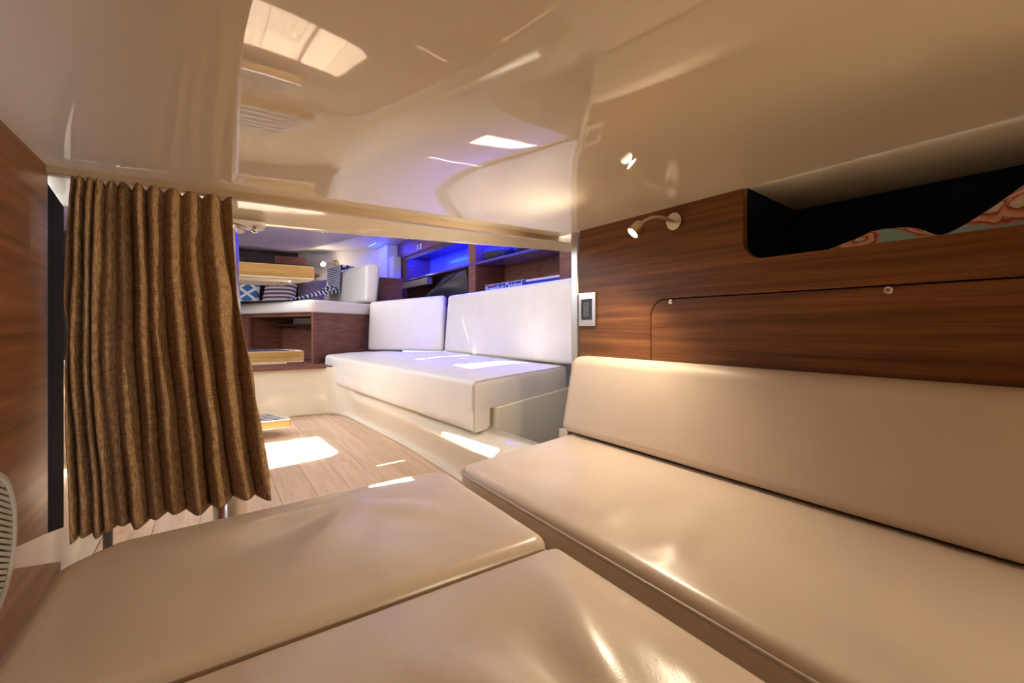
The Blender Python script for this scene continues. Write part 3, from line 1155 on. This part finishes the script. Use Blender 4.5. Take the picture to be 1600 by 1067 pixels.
reading_lamp('lit satin nickel reading lamp on the walnut wall above the power outlet', (WX, 0.787, 0.948), watts=17.0, aim=(-0.62, 0.32, -0.72))
reading_lamp('lit satin nickel reading lamp on the walnut wall at the head of the berth', (WX, -0.75, 0.79), watts=26.0)  # second lamp added out of view to fill the cabin with warm light

t = thing('wall_outlet', 'stainless framed double power outlet beside the aluminium edge strip', 'outlet', (WX, 1.129, 0.721))
bm = bmesh.new()
fr_o = [(-0.0405, -0.056), (0.0405, -0.056), (0.0405, 0.056), (-0.0405, 0.056)]
fr_i = [(-0.0265, -0.035), (0.0265, -0.035), (0.0265, 0.035), (-0.0265, 0.035)]
vo = [[bm.verts.new((xx, p[0] * k, p[1] * k)) for p in fr] for xx, fr, k in ((-0.0005, fr_o, 1), (-0.007, fr_o, 0.985), (-0.0075, fr_i, 1), (-0.001, fr_i, 0.94))]
for k in range(3):
    for i in range(4):
        j = (i + 1) % 4
        bm.faces.new((vo[k][i], vo[k][j], vo[k + 1][j], vo[k + 1][i]))
obj('frame', bm, 'steel', t, smooth=False)
obj('receptacle_body', bx(-0.004, -0.0004, -0.0245, 0.0245, -0.033, 0.033), 'black_plastic', t, smooth=False)
rc = obj('receptacle', bx(-0.0065, -0.0041, -0.006, 0.0165, -0.023, 0.023), 'grey_plastic', t, smooth=False)
for zc in (0.0115, -0.0115):
    for dz in (0.0052, -0.0052):
        obj('slot', bx(-0.0069, -0.0064, 0.0065, 0.0125, zc + dz - 0.0009, zc + dz + 0.0009), 'black', rc, smooth=False)
    bm = bmesh.new()
    lathe(bm, [(0.0024, 0.0064), (0.0024, 0.0069), (0, 0.0069)], 12, Matrix.Translation((0, 0.0005, zc + 0.0008)) @ Matrix.Rotation(-math.pi / 2, 4, 'Y'))
    obj('ground_hole', bm, 'black', rc, smooth=False)

t = thing('speaker_grille', 'round grey louvred speaker grille on the left walnut wall', 'speaker', (LX, 0.963, 0.337))
R = 0.115
mt = Matrix.Rotation(math.pi / 2, 4, 'Y')
bm = bmesh.new()
lathe(bm, [(R - 0.003, 0.0005), (R - 0.003, 0.002), (0, 0.002)], 48, mt)
obj('backing', bm, 'black_plastic', t)
bm = bmesh.new()
vr = []
for r, z in ((R, 0.0005), (R, 0.009), (R - 0.004, 0.013), (R - 0.010, 0.013), (R - 0.013, 0.010), (R - 0.013, 0.0025)):
    vr.append([mt @ Vector((r * math.cos(a), r * math.sin(a), z)) for a in [2 * math.pi * k / 64 for k in range(64)]])
loft(bm, vr, cap=False)
obj('rim', bm, 'grille', t)
rr = R - 0.0135
for k in range(-11, 12):
    c = k * 0.0088
    if abs(c) > rr - 0.004:
        continue
    h = math.sqrt(rr * rr - c * c)
    bm = bmesh.new()
    box(bm, 0.004, 0.0095, -h, h, c - 0.0029, c + 0.0029)
    bm.transform(Matrix.Rotation(-0.42, 4, 'X'))
    obj('louvre', bm, 'grille', t, smooth=False)

# ================================================================== BEDDING IN THE CUBBY
def quilt_fn(u, v):
    Y = 0.46 - 1.15 * u
    X = 1.078 + 0.21 * v
    h = 0.004 + 0.028 * math.exp(-((Y - 0.34) / 0.09) ** 2) + 0.012 * math.exp(-((Y - 0.43) / 0.035) ** 2)
    h += 0.085 / (1 + math.exp((Y - 0.195) / 0.026)) - 0.02 * math.exp(-((Y - 0.26) / 0.03) ** 2)
    h += 0.010 * noise.noise((X * 14, Y * 14, 0.3))
    ends = min(1, 12 * min(u, 1 - u))
    side = min(1.0, v / 0.10) ** 0.5 * min(1.0, (1 - v) / 0.2 + 0.02)
    return (X, Y, max(0.0008, h * ends * side * 1.05))


q = grid_obj('floral_quilt', 120, 24, quilt_fn, 'floral')
q.location = (0, 0, CUB_Z)
tag(q, 'rumpled floral quilt in red, peach and pale blue lying in the wall cubby', 'quilt')

# ================================================================== SHELF CABINET BEHIND THE SOFA
UX = 1.872
t = thing('shelf_cabinet', 'walnut shelf cabinet with blue-lit niches behind the white sofa', 'cabinet', (UX, 0, 0.9))
Z0 = -0.9
def cpart(name, a, mat, parent=None, **kw):
    x0, x1, y0, y1, z0, z1 = a
    return obj(name, bx(x0, x1, y0, y1, z0 + Z0, z1 + Z0), mat, parent or t, smooth=False, **kw)
cpart('back_panel', (0.29, 0.30, 1.95, 5.35, 0.91, 1.9), 'walnut_salon')
for y0, y1 in ((3.531, 5.029), (2.281, 3.399)):
    cpart('niche_lining', (0.282, 0.2895, y0, y1, 1.216, 1.461), 'niche')
cpart('upper_carcass', (0.0, 0.29, 2.0, 5.35, 1.462, 1.9), 'walnut_salon')
cpart('stile', (0.0, 0.29, 5.03, 5.35, 0.91, 1.461), 'walnut_salon')
cpart('stile', (0.0, 0.29, 3.40, 3.53, 0.91, 1.195), 'walnut_salon')
cpart('stile', (0.0, 0.29, 3.40, 3.53, 1.216, 1.461), 'walnut_salon')
cpart('end_panel', (0.0, 0.29, 2.0, 2.28, 0.91, 1.461), 'walnut_salon')
cpart('glass_shelf', (0.0, 0.28, 2.281, 5.03, 1.196, 1.215), 'shelf_gloss', bevel=0.002)
cpart('valance', (0.0, 0.012, 2.285, 5.03, 1.43, 1.4615), 'black_plastic')
cpart('bottom_board', (0.0, 0.289, 2.281, 5.029, 0.911, 0.93), 'walnut_salon')
for y0, y1, ly in ((4.62, 5.10, 4.66), (3.70, 4.615, 4.575)):
    d = cpart('door', (-0.016, -0.0005, y0, y1, 1.478, 1.88), 'walnut_salon', bevel=0.002)
    lt = cpart('latch', (-0.021, -0.0165, ly - 0.022, ly + 0.022, 1.500, 1.555), 'white_plastic', d, bevel=0.003)
    cpart('latch_slot', (-0.0216, -0.0211, ly - 0.007, ly + 0.007, 1.51, 1.545), 'black_plastic', d)
for y0, y1 in ((3.54, 5.0), (2.3, 3.38)):
    cpart('led_strip', (0.016, 0.026, y0, y1, 1.452, 1.4615), 'led')
    la = bpy.data.lights.new('led_light', 'AREA')
    la.shape = 'RECTANGLE'
    la.size, la.size_y = 0.02, y1 - y0
    la.energy, la.color = 48.0, (0.0, 0.008, 1.0)
    lo = bpy.data.objects.new('led_light', la)
    C.objects.link(lo)
    lo.parent = t
    lo.location = (0.03, (y0 + y1) / 2, 1.447 + Z0)
    lo.rotation_euler = (0, -0.75, 0)
cpart('drawer_front', (-0.06, -0.002, 4.30, 5.05, 1.10, 1.17), 'grey_counter', bevel=0.003)

t = thing('game_box', 'flat blue board game box with white lettering behind the sofa back', 'box', (UX + 0.02, 2.70, 0.930))
obj('box_body', bx(0.0, 0.22, 0.0, 0.575, 0.0005, 0.08), 'pearl_blue', t, smooth=False, bevel=0.002)


def text_on(parent, s, loc, size, mat, name='lettering'):
    cu = bpy.data.curves.new('t', 'FONT')
    cu.body = s
    cu.size = size
    cu.extrude = 0.0004
    to = bpy.data.objects.new('t', cu)
    C.objects.link(to)
    dg = bpy.context.evaluated_depsgraph_get()
    me = bpy.data.meshes.new_from_object(to.evaluated_get(dg))
    bpy.data.objects.remove(to)
    me.materials.append(M[mat])
    o = bpy.data.objects.new(name, me)
    C.objects.link(o)
    o.parent = parent
    # read from the cabin: text runs towards -Y on a face looking to -X
    o.matrix_local = Matrix(((0, 0, -1, loc[0]), (-1, 0, 0, loc[1]), (0, 1, 0, loc[2]), (0, 0, 0, 1)))
    return o


text_on(t, 'Rummikub', (-0.0012, 0.565, 0.022), 0.066, 'box_text')
text_on(t, 'Original', (-0.0012, 0.265, 0.024), 0.072, 'box_text')
obj('red_band', bx(-0.0012, -0.0002, 0.43, 0.53, 0.068, 0.078), 'box_pink', t, smooth=False)
obj('box_edge_print', bx(-0.0012, -0.0002, 0.0, 0.575, 0.0785, 0.0805), 'box_text', t, smooth=False)
t = thing('flat_box', 'flat dark blue box lying beside the board game box', 'box', (UX + 0.02, 2.30, 0.930))
obj('box_body', bx(0.0, 0.2, 0.0, 0.385, 0.0005, 0.06), 'pearl_blue', t, smooth=False, bevel=0.002)
obj('box_lid', bx(-0.003, 0.203, -0.002, 0.387, 0.0602, 0.076), 'headliner', t, smooth=False, bevel=0.002)


def lump(name, label, cat, loc, dims, mat, seed, sharp=0.18, res=28, flat=0.35):
    def fn(u, v):
        a, b = 2 * math.pi * u, math.pi * v
        p = Vector((math.sin(b) * math.cos(a), math.sin(b) * math.sin(a), -math.cos(b)))
        r = 1 + sharp * noise.noise(p * 1.6 + Vector((seed, 0, 0))) + sharp * 0.5 * noise.noise(p * 4 + Vector((0, seed, 0)))
        p = Vector((math.copysign(abs(p.x) ** 0.7, p.x), math.copysign(abs(p.y) ** 0.7, p.y), p.z)) * r
        return (p.x * dims[0] / 2, p.y * dims[1] / 2, max(0.0006, p.z * dims[2] * 0.5 + dims[2] * flat))
    o = grid_obj(name, res * 2, res, fn, mat)
    o.location = loc
    return tag(o, label, cat)


lump('folded_bag', 'dark folded bag on the blue-lit shelf, larger of two', 'bag', (UX + 0.135, 3.16, 1.2155), (0.24, 0.42, 0.17), 'dark_cloth', 2.0)
lump('folded_bag', 'small dark folded bag on the blue-lit shelf beside the walnut end panel', 'bag', (UX + 0.12, 2.72, 1.2155), (0.20, 0.34, 0.11), 'dark_cloth', 5.0)
t = thing('plastic_bag', 'black glossy plastic bag hanging open under the grey drawer front', 'bag', (UX + 0.01, 3.95, 0.931))
bm = bmesh.new()
for tri in (((0.02, 0.75, 0.02), (0.0, -0.30, 0.0), (0.02, -0.02, 0.27), (0.06, 0.08, 0.27)), ((0.0, -0.30, 0.0), (0.02, -0.38, 0.27), (0.02, -0.02, 0.27), (0.0, -0.1, 0.0))):
    pass
pts_f = [(0.75, 0.0005), (0.55, 0.06), (0.3, 0.15), (0.05, 0.235), (-0.05, 0.24), (-0.38, 0.235), (-0.40, 0.0005)]
lo_ = [bm.verts.new((0.0 + 0.012 * noise.noise((p[0] * 6, p[1] * 9, 1)), p[0], p[1])) for p in pts_f]
hi_ = [bm.verts.new((0.18, p[0] * 0.9, p[1] * 0.92 + 0.0004)) for p in pts_f]
bm.faces.new(lo_)
bm.faces.new(hi_[::-1])
for i in range(len(pts_f)):
    j = (i + 1) % len(pts_f)
    bm.faces.new((lo_[j], lo_[i], hi_[i], hi_[j]))
bmesh.ops.triangulate(bm, faces=bm.faces[:])
bmesh.ops.subdivide_edges(bm, edges=bm.edges[:], cuts=3, use_grid_fill=True)
for v in bm.verts:
    v.co.x += 0.02 * noise.noise(v.co * 9)
    if v.co.z > 0.01:
        v.co.z += 0.012 * noise.noise(v.co * 13)
obj('bag_sheet', bm, 'bag', t, angle=0.5)

# ================================================================== FORWARD CABIN
A, B, Cc = (0.69, 3.98), (0.27, 4.95), (1.40, 4.53)
BZ = 0.785
t = thing('berth_cabinet', 'walnut cabinet with open niche under the forward berth', 'cabinet', (A[0], A[1], 0.366))
def bpart(name, bm, mat, parent=None, **kw):
    bm.transform(Matrix.Translation((-A[0], -A[1], -0.366)))
    return obj(name, bm, mat, parent or t, smooth=False, **kw)
bm = bmesh.new(); quadbox(bm, A, Cc, 0.02, 0.3665, BZ); bpart('aft_panel', bm, 'walnut_salon')
dAB = (Vector(B) - Vector(A)).normalized()
nAB = Vector((dAB.y, -dAB.x))                     # outboard side of the niche face
def along(s, dep=0.0):
    p = Vector(A) + dAB * s + nAB * dep
    return (p.x, p.y)
LAB = (Vector(B) - Vector(A)).length
bm = bmesh.new(); quadbox(bm, along(0.03), along(0.0), 0.03, 0.3665, BZ - 0.0005); bpart('jamb', bm, 'walnut_salon')
bm = bmesh.new(); quadbox(bm, along(LAB), along(LAB - 0.04), 0.03, 0.3665, BZ - 0.0005); bpart('jamb', bm, 'walnut_salon')
bm = bmesh.new(); quadbox(bm, along(LAB - 0.041), along(0.031), 0.03, BZ - 0.03, BZ - 0.0005); bpart('top_rail', bm, 'walnut_salon')
bm = bmesh.new(); quadbox(bm, along(LAB, 0.34), along(0.14, 0.34), 0.02, 0.3665, BZ - 0.09); bpart('niche_back', bm, 'walnut_salon')
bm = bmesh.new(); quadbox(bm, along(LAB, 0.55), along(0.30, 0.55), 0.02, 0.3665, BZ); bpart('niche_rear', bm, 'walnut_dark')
bm = bmesh.new(); quadbox(bm, (0.02, 5.74), B, 0.02, 0.3665, BZ - 0.0005); bpart('inner_panel', bm, 'walnut_salon')
bm = bmesh.new(); quadbox(bm, (-0.88, 5.74), (0.02, 5.74), 0.02, 0.3665, BZ - 0.0005); bpart('inner_panel', bm, 'walnut_salon')
bm = bmesh.new(); quadbox(bm, along(LAB - 0.0, 0.6), along(LAB, 0.03), 0.02, 0.3665, BZ - 0.001); bpart('end_panel', bm, 'walnut_salon')
ROT = Matrix.Rotation(math.atan2(dAB.y, dAB.x) - math.pi / 2, 4, 'Z')
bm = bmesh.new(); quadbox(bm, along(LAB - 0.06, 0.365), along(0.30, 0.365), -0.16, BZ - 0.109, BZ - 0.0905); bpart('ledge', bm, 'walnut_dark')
t2 = thing('storage_box', 'pale flat storage box lying at the back of the berth cabinet niche', 'box', (*along(0.64, 0.445), BZ - 0.0905))
bm = bmesh.new(); box(bm, -0.07, 0.07, -0.27, 0.27, 0.0, 0.050)
bm.transform(ROT); obj('box_body', bm, 'grey_box', t2, smooth=False, bevel=0.004)
bm = bmesh.new(); box(bm, -0.072, 0.072, -0.272, 0.272, 0.0502, 0.058)
bm.transform(ROT); obj('box_lid', bm, 'grey_box', t2, smooth=False)

mt_out = round_poly([(0.665, 3.945), (1.395, 4.50), (1.40, 5.2), (1.20, 6.15), (-0.9, 6.15), (-0.9, 5.7), (0.0, 5.7), (0.22, 4.96)], [0.05, 0.05, 0.1, 0.1, 0.05, 0.05, 0.2, 0.06], 6)
bm = bmesh.new()
t = thing('forward_mattress', 'ivory mattress cushion on the forward berth above the walnut cabinet', 'mattress', (0, 0, BZ))
pts = resample(mt_out, 0.04)
R_ = [[(p[0], p[1], z) for p in offset_poly(pts, i_)] for z, i_ in ((0.001, 0.012), (0.012, 0.0), (0.075, 0.0), (0.095, 0.008), (0.105, 0.03), (0.108, 0.07))]
loft(bm, R_)
obj('cushion_cover', bm, 'leather_salon', t, angle=0.9)

# standing back cushion on the berth
t = thing('berth_back_cushion', 'thick ivory cushion standing on the forward berth beside the striped blanket', 'cushion', (1.235, 4.45, BZ + 0.112))
bm = bmesh.new()
prof3 = round_poly([(0.0, 0.02), (0.12, 0.0), (0.155, 0.375), (0.01, 0.395)], [0.03, 0.03, 0.05, 0.05], 6)
rings = []
for k in range(7):
    a = math.pi / 2 * k / 6
    q_ = offset_poly(prof3, 0.03 * (1 - math.sin(a)))
    rings.append([(p[0], 0.03 * (1 - math.cos(a)), p[1] + 0.001) for p in q_])
for k in range(1, 9):
    rings.append([(p[0] - 0.105 * k / 8, 0.03 + 1.08 * k / 8, p[1] + 0.001) for p in prof3])
loft(bm, rings)
obj('cushion_cover', bm, 'leather_salon', t, angle=0.8)

# wooden side box behind it
t = thing('side_locker', 'walnut side locker standing behind the sofa beside the ivory cushion', 'locker', (1.425, 4.60, 0.80))
bm = bx(0.0, 0.24, 0.0, 0.5, -0.43, 0.355); obj('locker_body', bm, 'walnut_salon', t, smooth=False, bevel=0.003)
bm = bx(-0.004, 0.244, -0.004, 0.504, 0.3555, 0.372); obj('locker_top', bm, 'walnut_salon', t, smooth=False)

# pillar, hull side, headliner, shelf
struct('trim_4', bx(1.745, 2.19, 5.36, 5.9, 0.4, 1.66), 'headliner_white', bevel=0.012)
struct('trim_5', bx(1.76, 1.868, 5.18, 5.34, 0.4, 1.50), 'headliner_white', bevel=0.02)
bm = bmesh.new(); quadbox(bm, (1.80, 5.80), (0.9, 6.85), 0.03, 0.6, 1.664); struct('wall_hull', bm, 'headliner_white', smooth=False)
bm = bmesh.new(); quadbox(bm, (1.2, 6.72), (-1.5, 6.72), -0.03, 0.3, 1.95); struct('wall_forward', bm, 'walnut_dark', smooth=False)
bm = bmesh.new()
prism(bm, [(-1.5, 4.5), (2.2, 4.5), (2.2, 6.9), (-1.5, 6.9)], 'Z', 1.665, 1.69)
struct('ceiling_forward', bm, 'white', smooth=False)
hl = round_poly([(-1.4, 4.45), (1.34, 4.45), (1.22, 5.0), (0.90, 6.07), (0.29, 6.58), (-1.4, 6.6)], [0.02, 0.05, 0.6, 0.7, 0.5, 0.02], 10)
bm = bmesh.new(); prism(bm, hl, 'Z', 1.60, 1.64); struct('ceiling_panel', bm, 'headliner', angle=0.5)
struct('wall_lintel', bx(-1.5, 2.2, 4.42, 4.46, 1.62, 1.95), 'white', smooth=False)

t = thing('forward_shelf', 'dark walnut forward shelf with raised lip below the headliner', 'shelf', (0.2, 6.2, 1.2))
obj('shelf_board', bx(-1.6, 0.95, 0.0, 0.5, 0.12, 0.15), 'walnut_dark', t, smooth=False)
obj('shelf_front', bx(-1.6, 0.42, -0.012, 0.0, 0.02, 0.36), 'walnut_dark', t, smooth=False)
obj('shelf_lip', bx(0.43, 0.80, -0.06, -0.013, 0.235, 0.33), 'walnut_salon', t, smooth=False, bevel=0.006)
obj('shelf_underside', bx(0.43, 0.80, -0.01, 0.0, 0.02, 0.23), 'black', t, smooth=False)

rl = reading_lamp('small lit reading lamp over the forward berth by the striped blanket', (1.36, 6.26, 1.505), scale=1.8, rotz=0.75, watts=3.2, kind='POINT', aim=(-0.8, -0.5, -0.35))
led2 = bpy.data.lights.new('led_light', 'AREA')
led2.shape = 'RECTANGLE'; led2.size, led2.size_y = 0.03, 0.3
led2.energy, led2.color = 5.0, (0.01, 0.03, 1.0)
t = thing('blue_light_strip', 'blue light strip glowing on the hull side beside the white pillar', 'light', (1.60, 5.45, 1.652))
obj('strip_body', bx(-0.01, 0.01, -0.15, 0.15, 0.0, 0.012), 'white_plastic', t, smooth=False)
obj('strip_lens', bx(-0.007, 0.007, -0.145, 0.145, -0.004, -0.0002), 'led', t, smooth=False)
lo = bpy.data.objects.new('led_light', led2)
C.objects.link(lo)
lo.parent = t
lo.location = (-0.0, 0, -0.008)
lo.rotation_euler = (0, -0.5, 0)

# pillows and the draped blanket
def pillow(label, loc, size, thick, rotz, tilt, mat):
    t = thing('pillow', label, 'pillow', loc, (tilt, 0, rotz))
    w, h = size

    def fn(side):
        def f(u, v):
            a, b = 2 * u - 1, 2 * v - 1
            e = max(0.0, (1 - a ** 4)) * max(0.0, (1 - b ** 4))
            return (a * w / 2 * (1 - 0.06 * (1 - b * b) * abs(a)), side * thick / 2 * e ** 0.55, h / 2 + b * h / 2 * (1 - 0.06 * (1 - a * a) * abs(b)))
        return f
    grid_obj('pillow_front', 24, 24, fn(-1), mat, t)
    grid_obj('pillow_back', 24, 24, fn(1), mat, t)
    return t


MZ = BZ + 0.1105
pillow('blue pillow with white lattice print beside the brown striped pillow', (0.27, 5.98, MZ), (0.38, 0.38), 0.14, -0.30, -0.35, 'lattice')
pillow('brown and cream striped knit pillow leaning between two other pillows', (0.63, 5.86, MZ), (0.38, 0.40), 0.14, -0.55, -0.35, 'pillow_stripe')
pillow('plain mauve pillow behind the striped blanket', (0.97, 5.93, MZ), (0.34, 0.38), 0.13, -0.75, -0.35, 'mauve')


def blanket_fn(u, v):
    # u along the berth, v along the cloth: from the mattress (0) up over the standing cushion (1)
    yb = 5.08 + 0.45 * u
    xc = 1.235 - 0.0875 * (yb - 4.48)            # front face of the standing cushion
    hump = 0.20 * (0.6 + 0.4 * u) + 0.07 * abs(noise.noise((u * 3, 3.5, 0.2)))
    if v < 0.55:
        s = v / 0.55
        x0 = 0.50 + 0.10 * u
        x = x0 + (xc - 0.03 - x0) * s
        z = 0.004 + s * 0.06 * abs(noise.noise((u * 4, v * 9, 0.2))) + hump * s ** 1.25
        y = yb - 0.25 * (1 - s) + 0.06 * math.sin(u * 5) * (1 - s)
    else:
        s = (v - 0.55) / 0.45
        z = hump + (0.415 - hump) * min(1, s / 0.85) ** 0.9
        x = xc - 0.03 + 0.012 * min(1, s / 0.85) + 0.14 * max(0, s - 0.85) / 0.15
        y = yb
    f = math.sin(u * 15 + 2.2 * v) * 0.022 * (0.4 + 0.6 * v) + 0.016 * noise.noise((u * 7, v * 6, 2))
    k = min(1.0, v * 8)
    return (x - abs(f) * 0.9 * k, y + f * 0.8, z + abs(f) * 0.8 * k + 0.015 * abs(noise.noise((u * 8, v * 8, 7))) * k + 0.004)


bl = grid_obj('throw_blanket', 70, 90, blanket_fn, 'blanket', None, (1.0, 1.9), 0.006)
bl.location = (0, 0, MZ)
tag(bl, 'navy and white striped throw blanket draped over the ivory berth cushion', 'blanket')
